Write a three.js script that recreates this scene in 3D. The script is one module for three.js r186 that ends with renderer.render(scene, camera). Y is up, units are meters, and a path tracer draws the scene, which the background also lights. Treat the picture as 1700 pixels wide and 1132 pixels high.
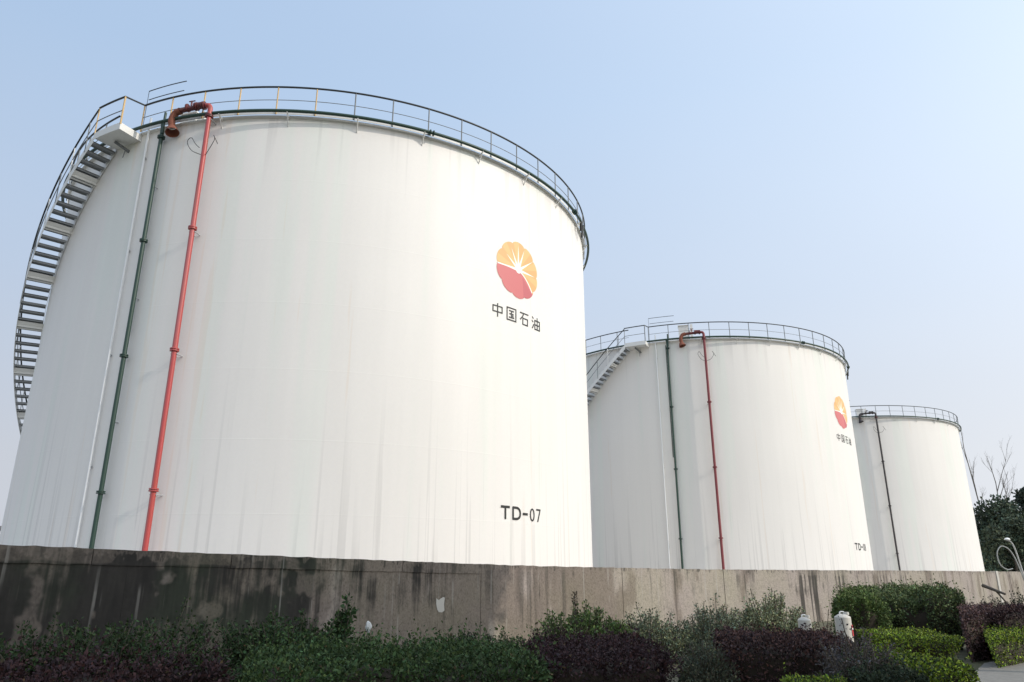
import * as THREE from 'three';
import { mergeGeometries, toCreasedNormals } from 'three/addons/utils/BufferGeometryUtils.js';

// ---------------------------------------------------------------- camera
const PW = 1700, PH = 1132, F = 1228, PITCH = Math.atan(F / 3758), EYE = 1.6;
const scene = new THREE.Scene();
const camera = new THREE.PerspectiveCamera(2 * Math.atan(PH / 2 / F) * 180 / Math.PI, 1024 / 682, 0.1, 3000);
camera.position.set(0, EYE, 0);
camera.rotation.set(PITCH, 0, 0);
const renderer = new THREE.WebGLRenderer({ antialias: true });
renderer.setSize(1024, 682);
renderer.toneMapping = THREE.LinearToneMapping;
renderer.toneMappingExposure = 1.0;
renderer.shadowMap.enabled = true;

// ---------------------------------------------------------------- sky and sun
const SUN_AZ = 68 * Math.PI / 180, SUN_EL = 31 * Math.PI / 180;           // azimuth from +z towards +x
const sunDir = new THREE.Vector3(Math.sin(SUN_AZ) * Math.cos(SUN_EL), Math.sin(SUN_EL), Math.cos(SUN_AZ) * Math.cos(SUN_EL));
{
  const hs = (x, y) => { const q = Math.sin(x * 127.1 + y * 311.7) * 43758.5453; return q - Math.floor(q); }, fade = t => t * t * (3 - 2 * t);
  const ns = (x, y) => { const i = Math.floor(x), j = Math.floor(y), u = fade(x - i), v = fade(y - j); return (hs(i, j) * (1 - u) + hs(i + 1, j) * u) * (1 - v) + (hs(i, j + 1) * (1 - u) + hs(i + 1, j + 1) * u) * v; }, fbmSky = (x, y) => (ns(x, y) * 4 + ns(x * 2.1 + 3, y * 2.1) * 2 + ns(x * 4.3, y * 4.3 + 7)) / 7;   // uneven thin haze
  const W = 1024, H = 512, d = new Float32Array(W * H * 4);
  const stops = [[0, [.57, .595, .655]], [8, [.545, .585, .66]], [20, [.455, .56, .725]], [36, [.345, .495, .72]], [60, [.28, .43, .68]], [90, [.23, .37, .62]]];
  for (let j = 0; j < H; j++) for (let i = 0; i < W; i++) {
    const e = ((j + .5) / H - .5) * Math.PI, a = ((i + .5) / W - .5) * 2 * Math.PI;
    const x = Math.cos(e) * Math.cos(a), z = Math.cos(e) * Math.sin(a), y = Math.sin(e), o = (j * W + i) * 4;
    const g = Math.acos(THREE.MathUtils.clamp(x * sunDir.x + y * sunDir.y + z * sunDir.z, -1, 1)) * 180 / Math.PI;
    const ed = Math.max(0, e * 180 / Math.PI);
    let k = 0; while (k < stops.length - 2 && ed > stops[k + 1][0]) k++;
    const t = (ed - stops[k][0]) / (stops[k + 1][0] - stops[k][0]);
    const hz = 1 + .035 * (fbmSky(x * 2.2 + 9, y * 5 + z * 1.7) - .5), add = hz * 2.85 * Math.exp(-g / 30.5);
    for (let c = 0; c < 3; c++) {
      let v = stops[k][1][c] * (1 - t) + stops[k + 1][1][c] * t + add * [1, .98, .90][c];
      if (e < 0) { const f = Math.min(1, -e * 6); v = v * (1 - f) + f * [.22, .21, .19][c]; }
      d[o + c] = v * hz;
    }
    d[o + 3] = 1;
  }
  const t = new THREE.DataTexture(d, W, H, THREE.RGBAFormat, THREE.FloatType);
  t.mapping = THREE.EquirectangularReflectionMapping; t.magFilter = THREE.LinearFilter; t.minFilter = THREE.LinearFilter; t.needsUpdate = true;
  scene.background = t; scene.environment = t;
}
const sun = new THREE.DirectionalLight(new THREE.Color(1, .92, .81), 2.25);
sun.position.copy(sunDir).multiplyScalar(200).add(new THREE.Vector3(10, 0, -45));
sun.target.position.set(10, 0, -45);
sun.castShadow = true;
Object.assign(sun.shadow.camera, { left: -90, right: 90, top: 90, bottom: -90, near: 1, far: 450 });
sun.shadow.mapSize.set(4096, 4096);
scene.add(sun, sun.target);

// ---------------------------------------------------------------- helpers
let seed = 12345;
const rnd = () => { seed = (seed + 0x6D2B79F5) | 0; let t = Math.imul(seed ^ seed >>> 15, 1 | seed); t = t + Math.imul(t ^ t >>> 7, 61 | t) ^ t; return ((t ^ t >>> 14) >>> 0) / 4294967296; };
const rr = (a, b) => a + (b - a) * rnd();
const D2R = Math.PI / 180, V = (x, y, z) => new THREE.Vector3(x, y, z);
const cP = Math.cos(PITCH), sP = Math.sin(PITCH);
function ray(px, py) { const x = (px - PW / 2) / F, y = -(py - PH / 2) / F; return V(x, y * cP + sP, y * sP - cP); }
function atY(px, py, y) { const r = ray(px, py); return r.multiplyScalar((y - EYE) / r.y).add(V(0, EYE, 0)); }          // where the world was measured from the photograph
function atD(px, py, d) { const r = ray(px, py); return r.multiplyScalar(d / Math.hypot(r.x, r.z)).add(V(0, EYE, 0)); }
const hash = (x, y) => { let h = Math.imul(x | 0, 374761393) + Math.imul(y | 0, 668265263) | 0; h = Math.imul(h ^ h >>> 13, 1274126177); return ((h ^ h >>> 16) >>> 0) / 4294967296; };
const sm = t => t * t * (3 - 2 * t);
function noise(x, y) { const xi = Math.floor(x), yi = Math.floor(y), u = sm(x - xi), v = sm(y - yi); return (hash(xi, yi) * (1 - u) + hash(xi + 1, yi) * u) * (1 - v) + (hash(xi, yi + 1) * (1 - u) + hash(xi + 1, yi + 1) * u) * v; }
function fbm(x, y, o = 4) { let s = 0, a = .5, n = 0; for (let i = 0; i < o; i++) { s += a * noise(x, y); n += a; x = x * 2.03 + 17.1; y = y * 2.03 + 5.3; a *= .5; } return s / n; }
const sstep = (a, b, x) => sm(THREE.MathUtils.clamp((x - a) / (b - a), 0, 1));
const toS = c => { c = THREE.MathUtils.clamp(c, 0, 1); return Math.round(255 * (c <= .0031308 ? c * 12.92 : 1.055 * Math.pow(c, 1 / 2.4) - .055)); };
function tex(w, h, fn, srgb = true, wrapT = THREE.RepeatWrapping) {                       // fn(x, y) -> linear rgb or one value
  const d = new Uint8Array(w * h * 4);
  for (let y = 0; y < h; y++) for (let x = 0; x < w; x++) {
    const c = fn(x, y), o = (y * w + x) * 4;
    for (let k = 0; k < 3; k++) { const v = c.length ? c[k] : c; d[o + k] = srgb ? toS(v) : Math.round(255 * THREE.MathUtils.clamp(v, 0, 1)); }
    d[o + 3] = 255;
  }
  const t = new THREE.DataTexture(d, w, h); if (srgb) t.colorSpace = THREE.SRGBColorSpace;
  t.wrapS = THREE.RepeatWrapping; t.wrapT = wrapT; t.magFilter = THREE.LinearFilter; t.minFilter = THREE.LinearMipmapLinearFilter; t.generateMipmaps = true; t.needsUpdate = true;
  return t;
}
const mat = (c, rough = .7, o = {}) => new THREE.MeshStandardMaterial({ color: new THREE.Color().setRGB(...c), roughness: rough, side: THREE.DoubleSide, ...o });
const names = {};
function numbered(n) { const k = names[n] = (names[n] ?? -1) + 1; return k ? n + '_' + String(k).padStart(3, '0') : n; }
function shade(o) { o.castShadow = o.receiveShadow = true; return o; }
function mesh(name, geo, m, parent, label) { const g = Array.isArray(geo) ? (geo.length > 1 ? mergeGeometries(geo.map(x => { const y = x.index ? x.toNonIndexed() : x.clone(); for (const k of Object.keys(y.attributes)) if (!['position', 'normal', 'uv'].includes(k)) y.deleteAttribute(k); return y; })) : geo[0]) : geo; const o = shade(new THREE.Mesh(g, m)); o.name = parent ? name : numbered(name); (parent ?? scene).add(o); if (label) o.userData.label = label; return o; }
function tag(o, label, category, group, kind) { Object.assign(o.userData, { label, category }); if (group) o.userData.group = group; if (kind) o.userData.kind = kind; return o; }
function thing(name, label, category, p = V(0, 0, 0), group) { const o = new THREE.Group(); o.name = numbered(name); o.position.copy(p); scene.add(o); return tag(o, label, category, group); }
function struct(name, geo, m, label, category) { const o = mesh(name, geo, m); tag(o, label, category, null, 'structure'); return o; }
const pol = (th, r, y) => V(Math.sin(th * D2R) * r, y, Math.cos(th * D2R) * r);
function tube(pts, r, seg = 0, rad = 8, closed = false, tension = .5) { return new THREE.TubeGeometry(new THREE.CatmullRomCurve3(pts, closed, 'catmullrom', tension), seg || Math.max(2, pts.length * 3), r, rad, closed); }
function bar(a, b, r, rad = 6, r2 = r) {                                                   // straight round bar
  const d = b.clone().sub(a), g = new THREE.CylinderGeometry(r2, r, d.length(), rad); g.translate(0, d.length() / 2, 0);
  g.applyQuaternion(new THREE.Quaternion().setFromUnitVectors(V(0, 1, 0), d.normalize())); g.translate(a.x, a.y, a.z); return g;
}
const arc = (th0, th1, r, y, step = 1.2) => { const n = Math.max(3, Math.ceil(Math.abs(th1 - th0) / step)), p = []; for (let i = 0; i <= n; i++) p.push(pol(th0 + (th1 - th0) * i / n, r, typeof y === 'function' ? y(th0 + (th1 - th0) * i / n) : y)); return p; };
const arcTube = (th0, th1, r, y, rad, step = 1.5, sides = 8) => { const p = arc(th0, th1, r, y, step); return tube(p, rad, p.length * 2, sides); };
function boxAt(w, h, d, x, y, z, ry = 0, rx = 0, rz = 0) { const g = new THREE.BoxGeometry(w, h, d); g.applyMatrix4(new THREE.Matrix4().compose(V(x, y, z), new THREE.Quaternion().setFromEuler(new THREE.Euler(rx, ry, rz, 'YXZ')), V(1, 1, 1))); return g; }
function sector(r0, r1, th0, th1, yb, yt, seg) {                                           // curved bar between two radii
  const f = y => typeof y === 'function' ? y : () => y, B = f(yb), T = f(yt), pos = [], idx = [], q = (a, b, c, d) => { const n = pos.length / 3; for (const p of [a, b, c, d]) pos.push(p.x, p.y, p.z); idx.push(n, n + 1, n + 2, n, n + 2, n + 3); };
  for (let i = 0; i < seg; i++) {
    const a = th0 + (th1 - th0) * i / seg, b = th0 + (th1 - th0) * (i + 1) / seg;
    q(pol(a, r1, B(a)), pol(b, r1, B(b)), pol(b, r1, T(b)), pol(a, r1, T(a)));
    q(pol(b, r0, B(b)), pol(a, r0, B(a)), pol(a, r0, T(a)), pol(b, r0, T(b)));
    q(pol(a, r1, T(a)), pol(b, r1, T(b)), pol(b, r0, T(b)), pol(a, r0, T(a)));
    q(pol(a, r0, B(a)), pol(b, r0, B(b)), pol(b, r1, B(b)), pol(a, r1, B(a)));
  }
  q(pol(th0, r0, B(th0)), pol(th0, r1, B(th0)), pol(th0, r1, T(th0)), pol(th0, r0, T(th0)));
  q(pol(th1, r1, B(th1)), pol(th1, r0, B(th1)), pol(th1, r0, T(th1)), pol(th1, r1, T(th1)));
  const g = new THREE.BufferGeometry(); g.setAttribute('position', new THREE.Float32BufferAttribute(pos, 3)); g.setIndex(idx);
  const u = []; for (let i = 0; i < pos.length / 3; i++) u.push(pos[i * 3] + pos[i * 3 + 2], pos[i * 3 + 1]); g.setAttribute('uv', new THREE.Float32BufferAttribute(u, 2));
  g.computeVertexNormals(); return g;
}

// ---------------------------------------------------------------- ground
const soilTex = tex(512, 512, (x, y) => { const n = fbm(x / 24, y / 24, 5), g = fbm(x / 90 + 9, y / 90, 3), k = .55 + .9 * n; return [(.085 + .02 * g) * k, (.075 + .03 * g) * k, .05 * k]; });
soilTex.repeat.set(150, 150);
{
  const g = new THREE.PlaneGeometry(1600, 1600); g.rotateX(-Math.PI / 2);
  struct('ground', g, mat([1, 1, 1], .95, { map: soilTex }), 'dark soil around the hedges at the foot of the wall', 'ground');
}

// ---------------------------------------------------------------- boundary wall: plan measured along the photograph's wall
const WV = [[-420, 886, 12.2], [0, 904, 12.6], [400, 920.3, 13.4], [820, 937.3, 14.4], [988, 941.5, 14.4], [1220, 945.5, 14.2], [1500, 947, 12], [1650, 948.5, 10.9], [1800, 950, 9.6]].map(([px, py, w]) => { const r = ray(px, py); const t = w / (-(.737 * r.x) - .676 * r.z); return r.multiplyScalar(t).add(V(0, EYE, 0)); });
const wallCurve = new THREE.CatmullRomCurve3(WV, false, 'catmullrom', .5);
const WALL_LEN = wallCurve.getLength();
const wallAt = s => { const u = THREE.MathUtils.clamp(s / WALL_LEN, 0, 1), p = wallCurve.getPointAt(u), t = wallCurve.getTangentAt(u); return { p, t: V(t.x, 0, t.z).normalize(), n: V(-t.z, 0, t.x).normalize() }; };   // n points to the camera's side
let sPix0 = 0, sCope = 0, sPost = 0;
{ let best = [9, 9, 9]; for (let s = 0; s < WALL_LEN; s += .1) { const p = wallAt(s).p; [[0, 0], [1, 800], [2, 1648]].forEach(([k, px]) => { const d = Math.abs(Math.atan2(p.x, -p.z) - Math.atan2(ray(px, 930).x, -ray(px, 930).z)); if (d < best[k]) { best[k] = d; if (k === 0) sPix0 = s; if (k === 1) sCope = s; if (k === 2) sPost = s; } }); } }
const TEXA = 24, stationOf = px => { let b = 9, q = 0; const r = ray(px, 930); for (let s = 0; s < WALL_LEN; s += .05) { const p = wallAt(s).p, d = Math.abs(Math.atan2(p.x, -p.z) - Math.atan2(r.x, -r.z)); if (d < b) { b = d; q = s; } } return q; };
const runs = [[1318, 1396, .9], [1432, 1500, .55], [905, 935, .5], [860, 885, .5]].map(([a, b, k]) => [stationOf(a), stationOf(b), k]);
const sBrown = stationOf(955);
const makeConcrete = (s0, s1, W, H) => {
  return tex(W, H, (x, y) => {
    const s = s0 + x / W * (s1 - s0), h = y / H;                                     // metres along, 0 foot .. 1 top
    const d = s - sPix0;                                                   // metres from the photograph's left edge
    const streak = fbm(s * 7, h * 1.6 + 3, 4), fine = fbm(s * 26, h * 3 + 11, 3), blot = fbm(s * 1.1 + 40, h * 3.2, 4), gr = fbm(s * 30, h * 60, 3);
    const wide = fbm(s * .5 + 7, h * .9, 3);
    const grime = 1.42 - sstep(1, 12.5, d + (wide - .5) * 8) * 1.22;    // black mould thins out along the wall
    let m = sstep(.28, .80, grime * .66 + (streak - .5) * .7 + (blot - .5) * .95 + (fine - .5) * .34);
    const drip = sstep(.70, .80, noise(s * 5.1 + 90, 1) * .72 + fbm(s * 13, h * .8 + 50, 2) * .36) * sstep(.05 + .55 * noise(s * 3 + 3, 7), .8, h);
    m = Math.max(m, drip * .55 * sstep(.5, .68, noise(s * 1.1, 12)));
    const pale = sstep(.60, .70, fbm(s * 1.9 + 140, h * 4.2, 4)); m *= 1 - .5 * pale;
    const warm = fbm(s * .8 + 21, h * 2 + 3, 3), pit = sstep(.66, .74, noise(s * 40, h * 70)) * .22, k = .76 + .46 * gr + .12 * (blot - .5) - pit;
    let c = [.318 * k, (.268 + .018 * warm) * k, (.222 + .03 * (1 - warm)) * k];
    const green = sstep(.45, .75, fbm(s * .9 + 60, h * 2.5, 4)) * .8;
    const bare = .5 + fbm(s * 9, h * 5 + 20, 3), mo = [(.021 + .009 * fine) * bare, (.0185 + .008 * fine + .009 * green) * bare, (.016 + .007 * fine) * bare];
    for (const [a, b, q] of runs) m = Math.max(m, q * sstep(a - .3, a + .1, s) * (1 - sstep(b - .1, b + .3, s)) * sstep(.48, .66, fbm(s * 6.5, h * .7 + s * .4, 3) + (h - .5) * .12));
    const chip = sstep(.60, .68, fbm(s * 8 + 9, h * 14, 4) * .62 + sstep(.80, .99, h) * .36); m = Math.max(m * (1 - .5 * chip), chip * .7 * (fine > .5 ? 1 : 0));
    const band = sstep(.87, .89, h + .02 * (noise(s * 3, 3) - .5)) * .35 * sstep(.42, .52, noise(s * 1.3, 31));
    m *= 1 - band;
    const stainShade = sstep(.36, .58, fbm(s * 1.5 + 70, h * 1.6 + 4, 4) + .16 - .30 * sstep(sBrown, sBrown + 3.5, s + (wide - .5) * 4)); c = c.map((v, i) => v * (1 - stainShade * [.36, .39, .42][i]));       // ragged brown stains, with part of the tree shade painted in
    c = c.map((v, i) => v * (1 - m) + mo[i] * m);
    const white = sstep(.80, .86, noise(s * 9.3 + 200, 5) * .66 + fbm(s * 30 + 5, h * 1.4, 2) * .42) * sstep(.42, .62, fbm(s * 1.6, h * 3.4 + 77, 3) + (h - .6) * .25);
    return c.map((v, i) => v * (1 - white * .42) + [.36, .34, .31][i] * white * .42);
  });
};
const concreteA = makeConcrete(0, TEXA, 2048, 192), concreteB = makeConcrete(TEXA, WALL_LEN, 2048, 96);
const concreteBump = tex(1024, 128, (x, y) => .5 * fbm(x / 9, y / 26, 4) + .5 * fbm(x / 3, y / 3, 3), false);
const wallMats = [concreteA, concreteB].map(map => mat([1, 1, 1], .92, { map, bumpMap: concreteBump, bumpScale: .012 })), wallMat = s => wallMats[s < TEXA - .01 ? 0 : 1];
function wallPiece(s0, s1, y0f, y1f, front, back, n) {                      // a length of wall between stations s0 and s1
  const pos = [], uv = [], idx = [], q = pts => { const k = pos.length / 3; for (const [p, u, v] of pts) { pos.push(p.x, p.y, p.z); uv.push(u, v); } idx.push(k, k + 1, k + 2, k, k + 2, k + 3); };
  const P = (s, off, y) => { const w = wallAt(s); return V(w.p.x + w.n.x * off, y, w.p.z + w.n.z * off); };
  const top = s => wallAt(s).p.y;
  for (let i = 0; i < n; i++) {
    const a = s0 + (s1 - s0) * i / n, b = s0 + (s1 - s0) * (i + 1) / n, ya0 = y0f(a, top(a)), ya1 = y1f(a, top(a)), yb0 = y0f(b, top(b)), yb1 = y1f(b, top(b));
    const v = y => Math.min(.995, y / 2.15), u = s0 < TEXA - .01 ? s => s / TEXA : s => (s - TEXA) / (WALL_LEN - TEXA);
    q([[P(a, front, ya0), u(a), v(ya0)], [P(b, front, yb0), u(b), v(yb0)], [P(b, front, yb1), u(b), v(yb1)], [P(a, front, ya1), u(a), v(ya1)]]);
    q([[P(b, back, yb0), u(b), v(yb0)], [P(a, back, ya0), u(a), v(ya0)], [P(a, back, ya1), u(a), v(ya1)], [P(b, back, yb1), u(b), v(yb1)]]);
    q([[P(a, front, ya1), u(a), .97], [P(b, front, yb1), u(b), .97], [P(b, back, yb1), u(b), .99], [P(a, back, ya1), u(a), .99]]);
    q([[P(b, front, yb0), u(b), .5], [P(a, front, ya0), u(a), .5], [P(a, back, ya0), u(a), .52], [P(b, back, yb0), u(b), .52]]);
    if (i === 0) q([[P(a, back, ya0), u(a), v(ya0)], [P(a, front, ya0), u(a) + .005, v(ya0)], [P(a, front, ya1), u(a) + .005, v(ya1)], [P(a, back, ya1), u(a), v(ya1)]]);
    if (i === n - 1) q([[P(b, front, yb0), u(b), v(yb0)], [P(b, back, yb0), u(b) + .005, v(yb0)], [P(b, back, yb1), u(b) + .005, v(yb1)], [P(b, front, yb1), u(b), v(yb1)]]);
  }
  const g = new THREE.BufferGeometry(); g.setAttribute('position', new THREE.Float32BufferAttribute(pos, 3)); g.setAttribute('uv', new THREE.Float32BufferAttribute(uv, 2)); g.setIndex(idx); g.computeVertexNormals(); return g;
}
{
  const w = thing('concrete_wall', 'long weathered concrete wall streaked with black mould below the white tanks', 'wall');
  let s = 0;
  while (s < WALL_LEN - .2) {
    const far = s > sCope - .02, far2 = s < TEXA - .01, L = far ? rr(2.6, 3.6) : rr(3.4, 4.6), e = Math.min(far ? WALL_LEN : sCope, far2 ? TEXA : WALL_LEN, s + L), jig = far ? rr(-.012, .012) : 0;
    const chip = [rnd() * 40, rr(.5, 1)];
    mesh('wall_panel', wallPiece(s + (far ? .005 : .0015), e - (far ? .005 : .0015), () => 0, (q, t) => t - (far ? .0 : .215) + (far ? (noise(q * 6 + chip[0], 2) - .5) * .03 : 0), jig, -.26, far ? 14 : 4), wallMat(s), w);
    s = e;
  }
  s = 0;
  while (s < sCope) {                                                       // the cap course on the near part of the wall
    const e = Math.min(sCope, s < TEXA - .01 ? TEXA : sCope, s + rr(1.6, 2.6));
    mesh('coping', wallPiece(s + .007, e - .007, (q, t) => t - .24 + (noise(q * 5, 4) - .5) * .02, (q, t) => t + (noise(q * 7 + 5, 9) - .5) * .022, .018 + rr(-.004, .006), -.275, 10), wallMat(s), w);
    s = e;
  }
  mesh('pilaster', wallPiece(sPost, sPost + .45, () => 0, (q, t) => t + .03, .06, -.3, 2), mat([.46, .44, .4], .9, { bumpMap: concreteBump, bumpScale: .01 }), w);
}
// paved yard behind the wall
{
  const sh = new THREE.Shape(); const pts = []; for (let s = 0; s <= WALL_LEN; s += 1) { const q = wallAt(s); pts.push([q.p.x - q.n.x * .28, q.p.z - q.n.z * .28]); }
  pts.push([150, -130], [100, -220], [-90, -160], [-60, -20]);
  pts.forEach(([x, z], i) => i ? sh.lineTo(x, -z) : sh.moveTo(x, -z));
  const g = new THREE.ShapeGeometry(sh); g.rotateX(-Math.PI / 2); g.translate(0, .006, 0);
  const yt = tex(256, 256, (x, y) => { const k = .85 + .3 * fbm(x / 20, y / 20, 4); return [.36 * k, .35 * k, .33 * k]; }); yt.repeat.set(.2, .2);
  struct('tank_yard', g, mat([1, 1, 1], .9, { map: yt }), 'pale concrete yard behind the wall under the tanks', 'yard');
}

// ---------------------------------------------------------------- storage tanks
const R = 11.6, TH = 16.6;
const paintTex = tex(2048, 512, (x, y) => {
  const s = x / 2048 * 36.44, h = y / 512 * TH, W = 36.44;
  const streak = fbm(s * 3.2, h * .11 + 2, 4), fine = fbm(s * 11, h * .16 + 8, 3), blot = fbm(s * .35, h * .3, 4), speck = fbm(s * 18, h * 16, 2);
  let k = 1 + (streak - .5) * .05 + (blot - .5) * .05 + (speck - .5) * .025;
  const run = sstep(.70, .76, noise(s * 7.3 + 11, 4) * .7 + fbm(s * 19, h * .35 + 33, 2) * .36) * (1 - sstep(.4, .9 + 5 * noise(s * 4.1, 21), h * .55)) ;
  k -= run * .16; const line = sstep(.80, .85, noise(s * 13.7 + 40, 2) * .72 + fbm(s * 31, h * .2, 2) * .34) * (1 - sstep(0, 1.5 + 7 * noise(s * 6.1, 55), h * .8)); k -= line * .17;
  const top = sstep(.62, .74, noise(s * 5.1 + 70, 8) * .6 + fine * .4) * sstep(TH - 3.5 * noise(s * 3.1, 61) - .2, TH, h); k -= top * .10;
  const rust = sstep(.77, .82, noise(s * 2.3 + 31, 3) * .6 + fbm(s * 9, h * .3, 3) * .4) * .08;
  const al = sstep(.50, .70, fbm(s * 1.3 + 5, h * .08 + 1, 3)) * .035;
  return [.80 * k * (1 - rust * .2 - al), .768 * k * (1 - rust * .6 + al * .1), .728 * k * (1 - rust - al * .4)];
});
const paintRough = tex(512, 256, (x, y) => .46 + .16 * fbm(x / 5, y / 40, 4), false);
const tankPaints = [0, .31, .67].map(o => { const t = paintTex.clone(); t.repeat.set(2, 1); t.offset.x = o; t.needsUpdate = true; return mat(o ? [.93, .93, .93] : [1, 1, 1], 1, { map: t, roughnessMap: paintRough }); });
const M = {
  white: mat([.74, .73, .70], .5), conduit: mat([.86, .86, .85], .45), rail: mat([.022, .026, .026], .5), cream: mat([.60, .40, .17], .55), grey: mat([.17, .18, .185], .5), tread: mat([.27, .28, .29], .65),
  green: mat([.020, .052, .038], .45), red: mat([.56, .085, .065], .42), crimson: mat([.20, .035, .042], .5), brown: mat([.05, .042, .042], .6), maroon: mat([.17, .028, .03], .5), rust: mat([.22, .075, .045], .8), steel: mat([.4, .41, .42], .45), dark: mat([.03, .03, .03], .6),
};
{ const t = tex(256, 512, (x, y) => { const n = fbm(x / 18, y / 26, 4), p = sstep(.58, .72, fbm(x / 30 + 9, y / 60, 4)), f = sstep(.48, .62, fbm(x / 90 + 2, y / 150 + 4, 2)); return [.40 + .06 * n - .14 * p, .062 + .05 * n * p + .05 * f, .042 + .03 * n + .055 * f]; }); M.red.map = t; M.red.color.set(1, 1, 1); }
{ const t = tex(256, 256, (x, y) => { const n = fbm(x / 12, y / 12, 4), p = sstep(.5, .66, fbm(x / 20 + 4, y / 20, 4)); return [.085 + .07 * p + .04 * n, .020 + .025 * p, .022 + .010 * n]; }); M.maroon.map = t; M.maroon.color.set(1, 1, 1); }

// the prints: drawn on canvases, laid on curved patches of the shell
function canvasTex(w, h, draw) { const c = document.createElement('canvas'); c.width = w; c.height = h; draw(c.getContext('2d'), w, h); const t = new THREE.CanvasTexture(c); t.colorSpace = THREE.SRGBColorSpace; return t; }
const emblemTex = canvasTex(512, 512, (g, w) => {
  const cx = w / 2, cy = w / 2, R0 = w * .455, out = a => R0 * (1.015 - .085 * (1 - Math.sqrt(Math.abs(Math.cos(a * 5)))));
  const path = (a0, a1) => { for (let i = 0; i <= 240; i++) { const a = a0 + (a1 - a0) * i / 240, r = out(a + Math.PI / 2); g.lineTo(cx + Math.cos(a) * r, cy - Math.sin(a) * r); } };
  g.fillStyle = 'rgb(224,172,112)'; g.beginPath(); path(0, Math.PI * 2); g.fill();
  g.fillStyle = 'rgb(228,184,122)'; for (let i = 0; i < 6; i++) { g.beginPath(); g.moveTo(cx, cy); const a = (-20 + i * 36) * D2R; path(a, a + 16 * D2R); g.fill(); }
  g.fillStyle = 'rgb(203,110,110)'; g.beginPath(); path(180 * D2R, 318 * D2R); g.quadraticCurveTo(cx + R0 * .28, cy - R0 * .02, cx - R0 * .1, cy + R0 * .02); g.lineTo(cx - R0, cy + R0 * .03); g.fill();
  g.fillStyle = 'rgb(192,98,102)'; g.beginPath(); g.moveTo(cx + R0 * .2, cy + R0 * .2); path(285 * D2R, 315 * D2R); g.fill();
  g.fillStyle = 'rgb(246,243,232)';
  const ro = (deg, len, wd) => { const a = deg * D2R, px = Math.sin(a), py = Math.cos(a); g.beginPath(); g.moveTo(cx + px * wd, cy + py * wd); g.lineTo(cx + Math.cos(a) * R0 * len, cy - Math.sin(a) * R0 * len); g.lineTo(cx - px * wd, cy - py * wd); g.fill(); };
  for (const [d, l] of [[0, .86], [36, .93], [70, .9], [90, .9], [115, .8], [143, .72], [180, .92]]) ro(d, l, w * .026);
  g.lineWidth = w * .022; g.strokeStyle = 'rgb(246,243,232)'; g.beginPath(); g.moveTo(cx - R0 * .95, cy + R0 * .01); g.lineTo(cx - R0 * .1, cy); g.quadraticCurveTo(cx + R0 * .3, cy + R0 * .02, cx + R0 * .7, cy + R0 * .62); g.stroke();
  g.beginPath(); g.arc(cx, cy, w * .055, 0, 7); g.fill();
});
const nameTex = canvasTex(1024, 256, (g) => {
  g.strokeStyle = 'rgb(34,32,30)'; g.lineWidth = 19; g.lineCap = 'butt'; g.lineJoin = 'miter';
  const S = 196, y0 = 30, ch = (i, ls) => { const x0 = 20 + i * 262; for (const l of ls) { g.beginPath(); l.forEach(([x, y], k) => k ? g.lineTo(x0 + x * S, y0 + y * S) : g.moveTo(x0 + x * S, y0 + y * S)); g.stroke(); } };
  const box = (a, b, c, d) => [[a, b], [c, b], [c, d], [a, d], [a, b], [c, b]];
  ch(0, [box(.08, .22, .92, .64), [[.5, 0], [.5, 1]]]);
  ch(1, [box(.06, .05, .94, .95), [[.26, .26], [.74, .26]], [[.29, .49], [.71, .49]], [[.24, .75], [.76, .75]], [[.5, .26], [.5, .75]], [[.6, .57], [.68, .68]]]);
  ch(2, [[[.04, .1], [.96, .1]], [[.44, .1], [.3, .38], [.04, .64]], box(.34, .48, .86, .94)]);
  ch(3, [[[.06, .06], [.22, .18]], [[.02, .34], [.18, .46]], [[.05, .96], [.16, .8], [.25, .6]], box(.38, .28, .96, .95), [[.67, .02], [.67, .95]], [[.38, .61], [.96, .61]]]);
});
const numberTex = n => canvasTex(1024, 256, (g) => {
  g.strokeStyle = g.fillStyle = 'rgb(34,32,30)'; g.lineWidth = 40; g.lineJoin = 'round';
  const top = 20, bot = 236, L = (...p) => { g.beginPath(); p.forEach(([x, y], i) => i ? g.lineTo(x, y) : g.moveTo(x, y)); g.stroke(); };
  L([10, top + 17], [210, top + 17]); L([110, top], [110, bot]);
  g.beginPath(); g.moveTo(287, top + 17); g.lineTo(350, top + 17); g.quadraticCurveTo(458, top + 17, 458, 128); g.quadraticCurveTo(458, bot - 17, 350, bot - 17); g.lineTo(287, bot - 17); g.closePath(); g.stroke();
  L([520, 128], [650, 128]);
  g.lineWidth = 28;
  const dig = (d, x) => {
    if (d === '0') { g.beginPath(); g.ellipse(x + 58, 128, 50, 94, 0, 0, 7); g.stroke(); }
    if (d === '7') L([x, top + 14], [x + 112, top + 14], [x + 40, bot]);
    if (d === '8') { g.beginPath(); g.ellipse(x + 58, 78, 42, 46, 0, 0, 7); g.stroke(); g.beginPath(); g.ellipse(x + 58, 176, 50, 48, 0, 0, 7); g.stroke(); }
    if (d === '9') { g.beginPath(); g.ellipse(x + 58, 86, 48, 54, 0, 0, 7); g.stroke(); L([x + 104, 96], [x + 60, bot]); }
  };
  dig(n[0], 712); dig(n[1], 880);
});
const decal = (name, t, thc, w, y, h, parent, label) => {
  const span = w / R, g = new THREE.CylinderGeometry(R + .009, R + .009, h, 24, 1, true, thc * D2R - span / 2, span); g.translate(0, y, 0);
  return mesh(name, g, mat([1, 1, 1], .55, { map: t, transparent: true, alphaTest: .4 }), parent, label);
};

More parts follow.
